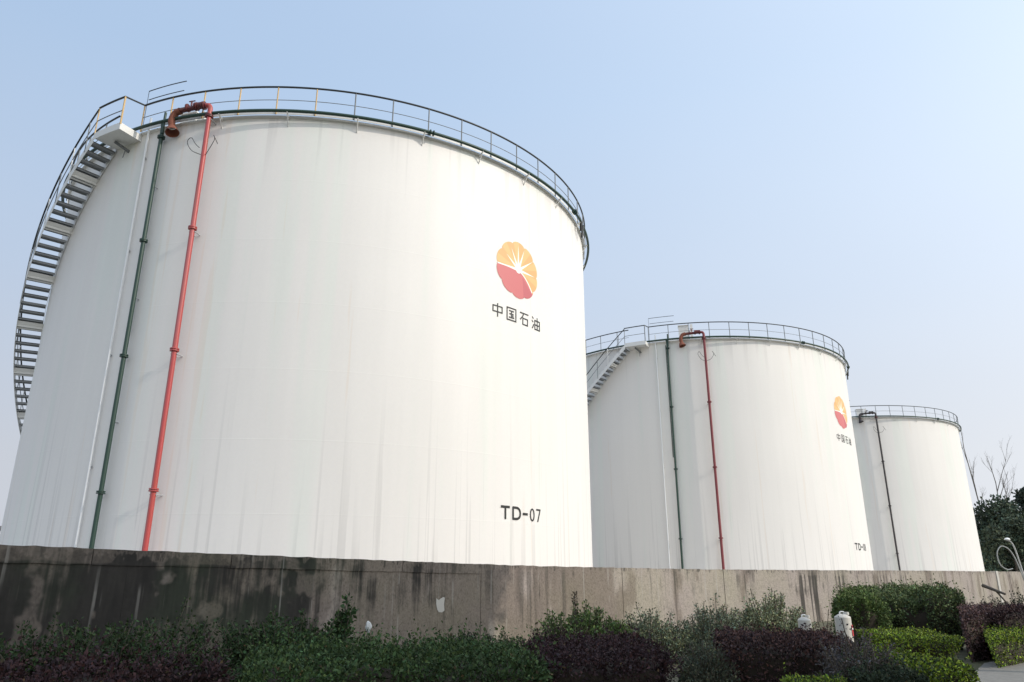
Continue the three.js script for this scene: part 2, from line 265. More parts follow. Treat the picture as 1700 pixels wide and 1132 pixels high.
const stairY = th => 16.42 + .188 * (th + 30.9);                           // the spiral stair climbs to the landing at -30.9 degrees
function makeTank({ name, label, c, paint, red, green, number, postMat, hatch, redMat = M.red, shift = 0 }) {
  const t = thing(name, label, 'storage tank', V(c[0], 0, c[1]), 'white storage tanks in a row');
  // shell with weld beads between its courses, roof, curb
  const prof = [[R, 0]]; const courses = [0, 3.46, 5.6, 7.75, 9.9, 12.05, 14.2, TH];
  courses.forEach((y, i) => { if (i && i < 7) prof.push([R, y - .03], [R + .0015, y - .012], [R + .0024, y], [R + .0012, y + .012], [R, y + .03]); });
  prof.push([R, TH]);
  const lg = new THREE.LatheGeometry(prof.map(([x, y]) => new THREE.Vector2(x, y)), 216);
  const uv = lg.attributes.uv, ps = lg.attributes.position; for (let i = 0; i < uv.count; i++) uv.setY(i, ps.getY(i) / TH);
  mesh('shell', lg, paint, t);
  mesh('roof', new THREE.LatheGeometry([[R - .005, TH + .02], [9, TH + .42], [6, TH + .78], [3, TH + 1.0], [0, TH + 1.08]].map(([x, y]) => new THREE.Vector2(x, y)), 96), M.white, t);
  mesh('curb_angle', new THREE.LatheGeometry([[R - .02, TH - .06], [R + .075, TH - .06], [R + .075, TH + .015], [R - .02, TH + .015]].map(([x, y]) => new THREE.Vector2(x, y)), 216), M.white, t);
  // guard rail
  const A0 = -24.2, A1 = 360 - 30.9, gr = mesh('guard_rail', [arcTube(A0, A1, R + .13, 17.7, .034, 2)], M.rail, t);
  mesh('mid_rail', arcTube(A0, A1, R + .13, 17.18, .013, 2, 6), M.grey, gr);
  mesh('toe_board', sector(R + .11, R + .118, A0, A1, TH + .02, TH + .13, 160), M.white, gr);
  const post = bar(V(0, 0, 0), V(0, 1.08, 0), .024);
  for (let k = 0; k <= 55; k++) { const a = A0 + 6.35 * k; if (a > A1 + .1) break; const p = mesh('post', post, a < 12 ? postMat : M.grey, gr); p.position.copy(pol(a, R + .13, TH + .015)); }
  // raised rail over the roof gangway
  { const g = [arcTube(-24, -15.8, R + .1, 18.3, .017, 1), arcTube(-23.7, -16, R + .1, 17.92, .015, 1), bar(pol(-24, R + .1, TH), pol(-24, R + .1, 18.3), .009)]; mesh('raised_rail', g, M.rail, t); }
  // cooling ring pipe on little brackets
  const rp = mesh('cooling_ring', [arcTube(-26, 71, R + .27, 16.66, .058, 1), arcTube(73, 328, R + .27, 16.62, .058, 2)], M.green, t);
  for (const a of [27, 66.5]) mesh('flange', [-.3, .3].map(q => { const g = new THREE.CylinderGeometry(.105, .105, .03, 14); g.rotateZ(Math.PI / 2); g.rotateY(a * D2R); const p = pol(a + q, R + .27, 16.655); g.translate(p.x, p.y, p.z); return g; }), M.green, rp);
  mesh('pipe_end', [bar(pol(71, R + .27, 16.64), pol(71.6, R + .24, 16.25), .06, 8), bar(pol(73, R + .27, 16.62), pol(72.6, R + .22, 16.05), .05, 8)], M.dark, rp);
  for (let a = -8; a < 300; a += 11.25) mesh('bracket', [bar(pol(a, R, 16.22), pol(a, R + .26, 16.6), .022, 5), bar(pol(a, R, 16.5), pol(a, R + .3, 16.6), .022, 5)], M.white, rp);
  // green water riser
  const wr = mesh('water_pipe', [bar(pol(green, R + .2, .1), pol(green, R + .2, 16.35), .066, 12), tube([pol(green, R + .2, 16.35), pol(green - .1, R + .21, 16.6), pol(green - .35, R + .27, 16.66)], .064, 8, 10), bar(pol(green + .25, R + .24, 16.2), pol(green + .3, R + .24, 17.02), .045, 8)], M.green, t);
  mesh('drain_line', [bar(pol(green - .55, R + .12, 9), pol(green - .55, R + .12, 16.3), .028, 6)], M.green, wr);
  for (const y of [4.08, 8.24, 12.16, 16.05]) mesh('flange', [0, .05].map(d => { const g = new THREE.CylinderGeometry(.125, .125, .03, 16); const p = pol(green, R + .2, y + d); g.translate(p.x, p.y, p.z); return g; }), M.green, wr);
  for (const y of [2.5, 6.2, 10.2, 14.2]) mesh('pipe_bracket', bar(pol(green, R - .01, y), pol(green, R + .2, y), .02, 5), M.steel, wr);
  // white conduit
  const cd = mesh('conduit', tube([.1, 4, 8, 12, 16.4, 17.1].map((y, i) => pol(green - 3.75 + (i % 2) * .04, R + .08, y)), .038, 40, 8), M.conduit, t);
  for (const y of [1.5, 4.9, 8.4, 12, 15.5]) mesh('clip', (() => { const g = new THREE.CylinderGeometry(.045, .045, .06, 8); const p = pol(green - 3.73, R + .05, y); g.translate(p.x, p.y, p.z); return g; })(), M.steel, cd);
  // red foam riser, its chamber and outlet
  const f = mesh('foam_pipe', [bar(pol(red, R + .3, .1), pol(red, R + .3, 16.72), .08, 16), tube([pol(red, R + .3, 16.7), pol(red - .03, R + .3, 16.86), pol(red - .35, R + .3, 16.96), pol(red - .9, R + .3, 16.97)], .082, 14, 14)], redMat, t);
  for (const y of [1.2, 4.08, 8.26, 12.33, 16.5]) {
    mesh('flange', [0, .055].map(d => { const g = new THREE.CylinderGeometry(.135, .135, .035, 18); const p = pol(red, R + .3, y + d); g.translate(p.x, p.y, p.z); return g; }), y > 16 ? M.maroon : redMat, f);
    mesh('pipe_bracket', [bar(pol(red - .45, R - .01, y - .1), pol(red - .45, R + .3, y - .1), .018, 5), bar(pol(red + .45, R - .01, y - .1), pol(red + .45, R + .3, y - .1), .018, 5), bar(pol(red - .5, R + .3, y - .1), pol(red + .5, R + .3, y - .1), .018, 5)], M.steel, f);
  }
  for (const s of [-1, 1]) mesh('hook', tube([pol(red + s * .4, R + .3, 15.05), pol(red + s * 1.5, R + .5, 15.12), pol(red + s * 2.3, R + .55, 15.42), pol(red + s * 1.9, R + .5, 15.62)].concat(s < 0 ? [pol(red - 1.2, R + .45, 15.4), pol(red - .5, R + .42, 15.25)] : [pol(red + 2.9, R + .55, 15.25)]), .012, 24, 5), M.dark, f);
  const ch = mesh('foam_chamber', (() => {
    const g = []; g.push(arcTube(red - .8, red - 5.6, R + .3, th => 16.98 + .012 * (th - red), .085, .5, 14));
    g.push(arcTube(red - 1.2, red - 2.5, R + .3, 17.0, .12, .3, 14));
    for (const q of [-1.1, -1.35, -2.45, -2.7, -4.2]) { const b = new THREE.CylinderGeometry(.145, .145, .035, 16); b.rotateZ(Math.PI / 2); b.rotateY((red + q) * D2R); const p = pol(red + q, R + .3, 16.98); b.translate(p.x, p.y, p.z); g.push(b); }
    g.push(bar(pol(red - 3.6, R + .3, 17.05), pol(red - 3.6, R + .3, 17.24), .03), arcTube(red - 3.0, red - 4.1, R + .3, 17.23, .022, .3, 5)); return g;
  })(), redMat === M.brown ? M.brown : M.maroon, t);
  mesh('outlet_bend', tube([pol(red - 5.5, R + .3, 16.92), pol(red - 6.5, R + .3, 16.84), pol(red - 7.0, R + .3, 16.6), pol(red - 6.9, R + .26, 16.35)], .115, 20, 14), redMat === M.brown ? M.brown : M.rust, ch);
  { const h = new THREE.CylinderGeometry(.13, .23, .26, 18, 1, true), p = pol(red - 6.8, R + .26, 16.24); h.rotateX(-.18); h.rotateZ(.25); h.translate(p.x, p.y, p.z); mesh('outlet_hood', h, redMat === M.brown ? M.brown : M.rust, ch); }
  // gauge hatch on the roof edge
  { const y0 = TH + .05, p = pol(red - 6, R - .45, y0 + hatch / 2), g = [boxAt(.62, hatch, .5, p.x, p.y, p.z, (red - 6) * D2R), boxAt(.7, .04, .58, p.x, p.y + hatch / 2 + .022, p.z, (red - 6) * D2R)]; const q = pol(red - 3.4, R - .35, y0 + hatch * .55); g.push(boxAt(.16, hatch * 1.1, .16, q.x, q.y, q.z, red * D2R)); mesh('gauge_hatch', g, M.white, t); }
  // landing
  const pl = mesh('landing', [sector(R - .02, R + .86, -30.9, -24.5, 16.36, 16.5, 8)], M.white, t);
  mesh('landing_edge', [sector(R + .862, R + .875, -30.9, -24.5, 16.3, 16.56, 8), sector(R - .02, R + .875, -24.49, -24.42, 16.3, 16.56, 1)], M.white, pl);
  mesh('landing_brace', [bar(pol(-27.2, R - .01, 16.05), pol(-28.4, R + .42, 16.3), .055, 7), bar(pol(-27.5, R + .1, 16.1), pol(-27.4, R + .16, 15.75), .018, 5)], M.grey, pl);
  const lr = mesh('landing_rail', [tube(arc(-24.5, -30.9, R + .86, 17.6, 1), .034, 14, 8), bar(pol(-24.5, R + .86, 17.6), pol(-24.2, R + .13, 17.7), .03)], M.rail, pl);
  for (const [a, w] of [[-24.5, .03], [-30.9, .02]]) mesh('post', bar(pol(a, R + .86, 16.5), pol(a, R + .86, 17.6), w), postMat, lr);
  mesh('mid_rail', tube(arc(-24.5, -30.9, R + .86, 17.05, 1), .017, 14, 6), M.grey, lr);
  // spiral stair
  const E = -30.9, S0 = -116, st = mesh('stringer', [sector(R + .855, R + .868, S0, E, th => stairY(th) - .24, th => stairY(th) + .05, 140), sector(R + .03, R + .042, S0, E, th => stairY(th) - .22, th => stairY(th) + .03, 140)], M.white, t);
  const tg = mergeGeometries([boxAt(.27, .03, .81, 0, 0, .455), boxAt(.012, .07, .81, -.129, -.03, .455), boxAt(.012, .07, .81, .129, -.03, .455)]);
  for (let k = 0; k < 66; k++) { const a = E - .75 - k * 1.28; const q = mesh('tread', tg, M.tread, st); const p = pol(a, R, stairY(a) - .03); q.position.copy(p); q.rotation.y = a * D2R; }
  for (let k = 0; k < 11; k++) { const a = E - 5.0 - k * 7.68; mesh('stair_bracket', [sector(R - .01, R + .86, a - .05, a + .05, th => stairY(th) - .24, th => stairY(th) - .06, 1), sector(R, R + .86, a - .6, a + .6, th => stairY(th) - .18, th => stairY(th) - .16, 2)], M.white, st); }
  const hr = mesh('handrail', tube(arc(S0, E, R + .87, th => stairY(th) + 1.12, 1.5), .03, 120, 8), M.rail, st);
  mesh('mid_rail', tube(arc(S0, E, R + .87, th => stairY(th) + .6, 1.5), .016, 120, 6), M.grey, hr);
  for (let k = 0; k < 22; k++) { const a = E - 3.84 * k - 2; mesh('post', bar(pol(a, R + .87, stairY(a) - .1), pol(a, R + .87, stairY(a) + 1.12), .018, 5), k % 2 ? M.white : M.grey, hr); }
  // prints
  if (number !== '09') {
  decal('emblem', emblemTex, 46.7 + shift, 2.42, 12.55, 2.42, t, 'orange and red flower emblem with white rays');
  decal('lettering', nameTex, 46.6 + shift, 2.63, 10.72, .66, t, 'black lettering under the emblem');
  decal('tank_number', numberTex(number), 47.5 + shift, 2.04, 3.78, .51, t, 'black stencilled tank number');
  }
  return t;
}
makeTank({ name: 'storage_tank', label: 'largest and nearest white oil tank with a red and a green riser and number TD-07', c: [-8.21, -33.06], paint: tankPaints[0], red: -9.6, green: -18.7, number: '07', postMat: M.cream, hatch: .5 });
makeTank({ name: 'storage_tank', label: 'white oil tank standing in the middle of the three, between the nearest and farthest tanks', c: [13.82, -57.0], paint: tankPaints[1], red: -7.1, green: -18.4, number: '08', postMat: M.grey, hatch: 1.0, redMat: M.crimson });
makeTank({ name: 'storage_tank', label: 'smallest looking and farthest white oil tank beside the bare trees', c: [35.77, -80.86], paint: tankPaints[2], red: -5.8, green: -17, number: '09', postMat: M.grey, hatch: .8, redMat: M.brown, shift: 5 });

// ---------------------------------------------------------------- plants
const leafGeo = (() => { const g = new THREE.BufferGeometry(); g.setAttribute('position', new THREE.Float32BufferAttribute([0, 0, 0, -.32, .5, .07, 0, 1, 0, .32, .5, .07, 0, .5, -.06], 3)); g.setIndex([0, 4, 1, 1, 4, 2, 0, 3, 4, 4, 3, 2]); g.computeVertexNormals(); return g; })();
const leafMat = mat([1, 1, 1], .82);
const leafMatTrans = new THREE.MeshPhysicalMaterial({ color: 0xffffff, roughness: .75, transmission: .0, side: THREE.DoubleSide });
const barkMat = mat([.085, .07, .055], .9), paleBark = mat([.16, .14, .12], .9), twigMat = mat([.10, .085, .06], .9);
const _q = new THREE.Quaternion(), _m = new THREE.Matrix4(), _s = V(1, 1, 1), _c = new THREE.Color(), UP = V(0, 1, 0);
function leaves(list, parent, name = 'foliage') {                           // list of { p, n, s, c }
  const im = new THREE.InstancedMesh(leafGeo, leafMat, list.length); im.name = name; im.userData.kind = 'stuff'; shade(im);
  list.forEach((l, i) => {
    _q.setFromUnitVectors(UP, l.n); _q.multiply(new THREE.Quaternion().setFromAxisAngle(UP, rnd() * 6.283));
    _s.set(l.s * rr(.8, 1.2), l.s * rr(.85, 1.25), l.s); im.setMatrixAt(i, _m.compose(l.p, _q, _s)); im.setColorAt(i, _c.setRGB(...l.c));
  });
  im.instanceMatrix.needsUpdate = true; im.instanceColor.needsUpdate = true; parent.add(im); return im;
}
const vary = (c, k = .45) => { const f = 1 + rr(-k, k), h = rr(-.2, .2); return [c[0] * f * (1 + h), c[1] * f, c[2] * f * (1 - h)]; };
const rdir = () => { const z = rr(-1, 1), a = rnd() * 6.283, q = Math.sqrt(1 - z * z); return V(q * Math.cos(a), z, q * Math.sin(a)); };
// a clipped hedge: front edge from a to b (ground points), depth d away from the camera, height h
function hedge(name, label, a, b, d, h, col, { n = 9000, size = .05, group, round = .18, ragged = .05, topCol, back, bumpy = .34, mix = .6, under = .16 } = {}) {
  a = V(a.x, 0, a.z); b = V(b.x, 0, b.z);
  const L = a.distanceTo(b), ux = b.clone().sub(a).normalize(); let uz = V(-ux.z, 0, ux.x); if (uz.z > 0) uz.negate(); if (back) uz = back;
  const t = thing(name, label, 'hedge', a.clone().add(b).multiplyScalar(.5).addScaledVector(uz, d / 2), group), list = [];
  const A = [L * d, L * h, L * h * .5, d * h, d * h], tot = A.reduce((x, y) => x + y), hs = V(L / 2, h / 2, d / 2), k0 = rnd() * 50;
  for (let i = 0; i < n; i++) {
    let r = rnd() * tot, f = 0; while (f < 4 && r > A[f]) r -= A[f++];
    const u = rr(-1, 1), v = rr(-1, 1); let p, nn;
    if (f === 0) { p = V(u, 1, v); nn = V(0, 1, 0); } else if (f === 1) { p = V(u, v, 1); nn = V(0, 0, 1); } else if (f === 2) { p = V(u, v, -1); nn = V(0, 0, -1); } else { const s = f === 3 ? -1 : 1; p = V(s, u, v); nn = V(s, 0, 0); }
    p.multiply(hs);
    const q = V(THREE.MathUtils.clamp(p.x, -hs.x + round, hs.x - round), Math.min(p.y, hs.y - round), THREE.MathUtils.clamp(p.z, -hs.z + round, hs.z - round)), o = p.clone().sub(q);
    if (o.length() > .001) { nn = o.clone().normalize(); p = q.addScaledVector(nn, round); }
    const bump = (fbm(p.x * 1.6 + k0, p.z * 1.6 + p.y * 1.3, 3) - .5) * bumpy * Math.min(1, h) + (noise(p.x * 7 + k0, p.z * 7 + p.y * 7) - .5) * ragged * 2;
    const deep = Math.pow(rnd(), 2.2) * .22;
    p.addScaledVector(nn, bump - deep + (rnd() < .04 ? rr(0, ragged * 2.5) : 0)); p.y += h / 2; if (p.y < .01) p.y = .01;
    const tp = 1 - under * (1 - Math.min(1, p.y / h)); p.x = Math.sign(p.x) * Math.max(0, Math.abs(p.x) - (1 - tp) * Math.min(hs.x, .9)); p.z = Math.sign(p.z) * Math.max(0, Math.abs(p.z) - (1 - tp) * Math.min(hs.z * 1.2, .9) * 1.3);   // leggy below, wider at the top
    const w = V(0, p.y, 0).addScaledVector(ux, p.x).addScaledVector(uz, -p.z), wn = V(0, nn.y, 0).addScaledVector(ux, nn.x).addScaledVector(uz, -nn.z);
    const tone = .6 + .8 * fbm(p.x * 2.2 + k0, p.z * 2.2 + p.y * 2, 2);
    const c = vary(topCol && rnd() < mix ? topCol : col).map(x => x * tone);
    list.push({ p: w, n: wn.multiplyScalar(.75).add(rdir()).normalize(), s: size * rr(.55, 1.5), c: rnd() < .015 ? vary([.14, .10, .05]) : c });
  }
  for (let i = 0; i < L * d * (ragged > .045 ? 16 : 4); i++) {                 // stray shoots
    const q = V(0, h * .93, 0).addScaledVector(ux, rr(-.48, .48) * L).addScaledVector(uz, rr(-.48, .48) * d), up = V(rr(-.5, .5), 1, rr(-.5, .5)).normalize(), len = rr(.05, .1 + ragged * 2);
    for (let k = 0; k < 12; k++) list.push({ p: q.clone().addScaledVector(up, len * k / 11 + .02).add(rdir().multiplyScalar(.02)), n: up.clone().add(rdir()).normalize(), s: size * rr(.6, 1.1), c: vary(topCol && rnd() < mix ? topCol : col) });
  }
  leaves(list, t);
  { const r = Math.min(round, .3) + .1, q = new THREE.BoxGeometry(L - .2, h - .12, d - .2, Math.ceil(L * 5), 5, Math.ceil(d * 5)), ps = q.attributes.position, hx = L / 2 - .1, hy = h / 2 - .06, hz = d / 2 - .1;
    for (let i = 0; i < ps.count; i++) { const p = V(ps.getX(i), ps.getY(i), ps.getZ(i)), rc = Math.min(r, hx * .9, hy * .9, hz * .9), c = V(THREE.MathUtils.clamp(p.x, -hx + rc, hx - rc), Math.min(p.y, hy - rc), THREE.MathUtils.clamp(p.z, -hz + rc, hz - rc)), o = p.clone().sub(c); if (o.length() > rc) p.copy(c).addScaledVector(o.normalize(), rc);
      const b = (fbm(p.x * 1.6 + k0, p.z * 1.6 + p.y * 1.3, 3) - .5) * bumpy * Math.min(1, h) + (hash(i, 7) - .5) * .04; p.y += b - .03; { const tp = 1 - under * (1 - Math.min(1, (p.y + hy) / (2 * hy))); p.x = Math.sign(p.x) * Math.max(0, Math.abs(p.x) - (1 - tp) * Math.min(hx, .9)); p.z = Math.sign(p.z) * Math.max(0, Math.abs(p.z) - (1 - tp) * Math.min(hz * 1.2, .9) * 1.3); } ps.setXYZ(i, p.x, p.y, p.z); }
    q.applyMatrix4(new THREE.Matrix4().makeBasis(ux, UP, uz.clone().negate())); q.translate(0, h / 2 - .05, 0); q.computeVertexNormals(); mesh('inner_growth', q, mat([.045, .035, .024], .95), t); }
  const g = []; for (let i = 0; i < Math.max(6, L * 7); i++) { const x = rr(-.47, .47) * L, z = rr(-.42, .42) * d, p0 = V(0, 0, 0).addScaledVector(ux, x).addScaledVector(uz, z), p1 = p0.clone().add(V(rr(-.2, .2), h * rr(.6, .92), rr(-.2, .2))); g.push(bar(p0, p1, .012, 5, .004)); }
  mesh('stem', g, twigMat, t); return t;
}
// a loose bush: arching stems from the ground that carry leaves; lobes give its outline
function bush(name, label, p, rx, h, rz, col, { n = 60, per = 60, size = .05, group, cat = 'bush', spread = .8, upright = .3, tw = twigMat, ry = 0 } = {}) {
  const t = thing(name, label, cat, V(p.x, 0, p.z), group), list = [], g = []; t.rotation.y = ry;
  for (let i = 0; i < n; i++) {
    const a = rnd() * 6.283, rad = Math.sqrt(rnd()), ex = Math.cos(a) * rad * rx, ez = Math.sin(a) * rad * rz, dome = Math.sqrt(Math.max(.08, 1 - rad * rad * .85));
    const hh = h * dome * rr(.72, 1.08) * (rnd() < .1 ? 1.15 : 1), b = V(ex * rr(.2, .55), 0, ez * rr(.2, .55)), m = V(ex * .8, hh * .6, ez * .8), e = V(ex + rr(-.12, .12), hh, ez + rr(-.12, .12));
    const cv = new THREE.CatmullRomCurve3([b, m, e]); g.push(new THREE.TubeGeometry(cv, 5, .007, 4));
    const tone = rr(.65, 1.25);
    for (let k = 0; k < per; k++) {
      const u = .12 + .88 * Math.pow(rnd(), .8), q = cv.getPoint(u), o = rdir().multiplyScalar(rr(.02, .17) * spread * (1.25 - .7 * u)); q.add(o); if (q.y < .02) q.y = .02;
      list.push({ p: q, n: o.normalize().add(V(0, upright, 0)).add(rdir().multiplyScalar(.5)).normalize(), s: size * rr(.6, 1.3), c: vary(col).map(x => x * tone) });
    }
  }
  leaves(list, t); mesh('stem', g, tw, t); return t;
}
const gp = (px, d) => { const q = atD(px, 960, d); return V(q.x, 0, q.z); };
const GREEN = [.038, .074, .018], DEEP = [.032, .062, .015], GREY = [.18, .21, .12], LIME = [.20, .28, .02], PURP = [.042, .018, .020], OLIVE = [.040, .060, .018];

// nearest row, at the foot of the picture
hedge('purple_hedge', 'low dark purple hedge along the bottom left corner of the view', gp(-60, 10.6), gp(395, 10.6), 1.5, .62, PURP, { n: 12000, size: .05, group: 'clipped hedges', ragged: .14, bumpy: .55 });
hedge('green_hedge', 'wide dense dark green hedge at the bottom between two purple hedges', gp(405, 10.4), gp(925, 10.7), 3.2, .58, GREEN, { n: 34000, size: .05, group: 'clipped hedges', round: .3, ragged: .15, bumpy: .6, topCol: [.055, .095, .028] });
hedge('purple_hedge', 'dark purple hedge right of the wide dark green hedge', gp(880, 11.2), gp(1118, 11.5), 3.4, .60, PURP, { n: 22000, size: .045, group: 'clipped hedges', ragged: .12, bumpy: .5 });
hedge('purple_hedge', 'tall box-shaped purple hedge with a brown top in front of the white drums', gp(1198, 11.6), gp(1418, 11.9), 2.6, .82, PURP, { n: 22000, size: .04, group: 'clipped hedges', round: .08, ragged: .05, topCol: [.12, .062, .052], mix: .5 });
bush('grey_bush', 'rounded greyish twiggy bush at the right end of the box-shaped purple hedge', gp(1408, 11.3), .55, .97, .55, [.13, .11, .105], { n: 120, per: 60, size: .032, cat: 'bush', group: 'bushes in front of the wall' });
hedge('lime_hedge', 'small bright green hedge top at the bottom edge below the box-shaped purple hedge', gp(1280, 9.9), gp(1385, 9.9), .7, .50, OLIVE, { under: .42, topCol: LIME, bumpy: .14, round: .1, n: 7000, size: .032, group: 'clipped hedges', ragged: .03, bumpy: .12, round: .06 });
// lime hedges at the right
hedge('lime_hedge', 'bright yellow-green low hedge behind the others, in front of the tall green hedge', gp(1462, 16.9), gp(1592, 17.4), 2.4, .62, OLIVE, { under: .42, topCol: LIME, bumpy: .14, round: .1, n: 16000, size: .04, group: 'clipped hedges', ragged: .03 });
hedge('lime_hedge', 'dull green low hedge between the grey bush and the bright corner hedge', gp(1432, 13.3), gp(1508, 13.6), 1.3, .54, OLIVE, { n: 11000, size: .04, group: 'clipped hedges', topCol: [.12, .165, .025], mix: .4, ragged: .05 });
hedge('lime_hedge', 'bright yellow-green hedge at the corner of the paved path', gp(1512, 11.4), gp(1612, 11.9), 2.3, .60, OLIVE, { n: 19000, size: .036, group: 'clipped hedges', topCol: LIME, ragged: .05 });
hedge('lime_hedge', 'bright yellow-green hedge at the right edge across the path', atY(1640, 1060, .62), atY(1760, 1044, .62), 3.4, .62, OLIVE, { back: V(.5, 0, -.866), under: .42, topCol: LIME, bumpy: .14, round: .1, n: 26000, size: .038, group: 'clipped hedges', ragged: .04 });
hedge('green_hedge', 'dark green low hedge at the bottom right, in front of the corner hedge', gp(1420, 10.2), gp(1528, 10.5), 1.1, .60, [.03, .048, .022], { n: 11000, size: .036, group: 'clipped hedges', ragged: .09 });
hedge('purple_hedge', 'purple box hedge beyond the path at the right, in front of the wall', atY(1594, 1017, 1.0), atY(1650, 1013, 1.0), 3.0, 1.0, [.11, .062, .062], { back: V(.5, 0, -.866), n: 15000, size: .045, group: 'clipped hedges', round: .1 });  // lighter leaf colour paints the sunlit left face of the purple hedge
hedge('purple_hedge', 'long purple hedge running off the right edge behind the lime hedge', atY(1653, 1015, 1.0), atY(1800, 1012, 1.0), 2.6, 1.0, PURP, { back: V(.5, 0, -.866), n: 16000, size: .045, group: 'clipped hedges', round: .1 });  // darker leaf colour paints the shaded front of the same hedge
// tall green hedges by the wall at the right
hedge('green_hedge', 'rounded tall green hedge beside the white drum with the red band', gp(1402, 20.2), gp(1466, 20.4), 2.6, 1.34, [.085, .13, .03], { bumpy: .6, n: 20000, size: .05, group: 'clipped hedges', round: .5, ragged: .1 });
hedge('green_hedge', 'tall broad green hedge mass in front of the farthest tank', gp(1462, 22.0), gp(1605, 22.6), 5.0, 1.34, [.075, .105, .038], { bumpy: .7, topCol: [.12, .165, .06], n: 46000, size: .055, group: 'clipped hedges', round: .45, ragged: .12 });
// bushes along the wall
bush('weedy_shrub', 'tangled dark green shrub against the wall in the lower left corner', gp(150, 12.0), 2.3, 1.06, .8, DEEP, { n: 190, per: 90, size: .05, group: 'bushes in front of the wall' });
bush('weedy_shrub', 'tall thin weedy shrub on the wall between the left shrub and the wide green hedge', gp(290, 12.9), 1.1, 1.15, .5, DEEP, { n: 70, per: 70, size: .05, group: 'bushes in front of the wall' });
bush('weedy_shrub', 'dark green leafy shrub behind the left end of the wide green hedge', gp(475, 13.3), 1.3, 1.12, .7, [.034, .066, .018], { n: 130, per: 80, size: .055, group: 'bushes in front of the wall' });
bush('weedy_shrub', 'bright green sprig standing taller than the shrub beside it at the dark wall', gp(572, 13.6), .28, 1.22, .25, [.035, .075, .018], { n: 22, per: 70, size: .07, group: 'bushes in front of the wall' });
bush('weedy_shrub', 'sparse low shrub behind the right half of the wide green hedge', gp(800, 15.5), 1.4, .66, .6, [.034, .052, .024], { n: 90, per: 60, size: .05, group: 'bushes in front of the wall' });
bush('twiggy_bush', 'low greyish twiggy bush squeezed between the two dark purple hedges', gp(1160, 12.0), .42, .78, .6, [.10, .115, .07], { n: 80, per: 60, size: .036, group: 'bushes in front of the wall' });
bush('green_bush', 'fresh green bush with a thin plume, behind the dark purple hedge', gp(965, 16.2), 1.15, 1.10, .8, [.12, .18, .05], { n: 140, per: 90, size: .055, group: 'bushes in front of the wall' });
bush('green_bush', 'low greyish green bush between the plumed bush and the tall twiggy bush', gp(1078, 17.2), 1.0, 1.02, .8, GREY, { n: 120, per: 70, size: .045, group: 'bushes in front of the wall' });
bush('twiggy_bush', 'pale green twiggy bush left of the tall twiggy bush', gp(1178, 17.6), .95, 1.13, .8, [.21, .24, .15], { n: 150, per: 70, size: .045, group: 'bushes in front of the wall' });
bush('twiggy_bush', 'tallest pale green twiggy bush in front of the light part of the wall', gp(1270, 18.6), .95, 1.34, .9, [.22, .25, .14], { n: 170, per: 75, size: .045, group: 'bushes in front of the wall' });
bush('scrub', 'dark scrubby bush below the wall post at the far right', gp(1672, 27), 1.6, 1.25, .8, [.05, .06, .035], { n: 90, per: 70, size: .06, group: 'bushes in front of the wall' });
bush('weed_tuft', 'small brown dried weed tuft between the two white drums', gp(1363, 15.4), .13, 1.03, .1, [.10, .05, .03], { n: 22, per: 28, size: .035, cat: 'weed', spread: .4 });
{ // thin plume weed
  const p = gp(954, 15.9), t = thing('plume_weed', 'single thin dry weed stalk rising above the fresh green bush', 'weed', p);
  const cv = new THREE.CatmullRomCurve3([V(0, 0, 0), V(.02, .7, 0), V(-.02, 1.42, .03)]); mesh('stalk', new THREE.TubeGeometry(cv, 8, .008, 5), twigMat, t);
  const l = []; for (let k = 0; k < 160; k++) { const q = cv.getPoint(.55 + .45 * rnd()), o = rdir().multiplyScalar(.035); l.push({ p: q.add(o), n: o.clone().normalize().add(V(0, .8, 0)).normalize(), s: .04, c: vary([.10, .075, .05]) }); } leaves(l, t, 'seed_head');
}

// ---------------------------------------------------------------- trees
function crownTree(name, label, p, h, crown, col, { n = 9000, size = .22, trunkR = .18, lobes = 26, group, low = .25 } = {}) {
  const t = thing(name, label, 'tree', V(p.x, 0, p.z), group), g = [], list = [];
  g.push(bar(V(0, 0, 0), V(.1, h * .55, 0), trunkR, 9, trunkR * .5));
  const cs = [];
  for (let i = 0; i < lobes; i++) { const a = rnd() * 6.283, u = rnd(), y = h * (low + (1 - low) * u) * .97, rad = crown * Math.sqrt(rnd()) * (1 - .75 * Math.pow(Math.abs(u - .35) / .68, 1.6)); const c = V(Math.cos(a) * rad, y, Math.sin(a) * rad); cs.push([c, crown * rr(.22, .42)]); g.push(bar(V(.05, Math.min(y * .7, h * .5), 0), c, trunkR * .22, 5, .015)); }
  for (let i = 0; i < n; i++) { const [c, r] = cs[i % lobes], d = rdir(), q = c.clone().addScaledVector(d, r * Math.pow(rnd(), .35)); list.push({ p: q, n: d.multiplyScalar(.6).add(rdir()).normalize(), s: size * rr(.6, 1.3), c: vary(col).map(x => x * (.7 + .6 * hash(i % lobes, 3))) }); }
  mesh('trunk', g, barkMat, t); leaves(list, t, 'crown'); return t;
}
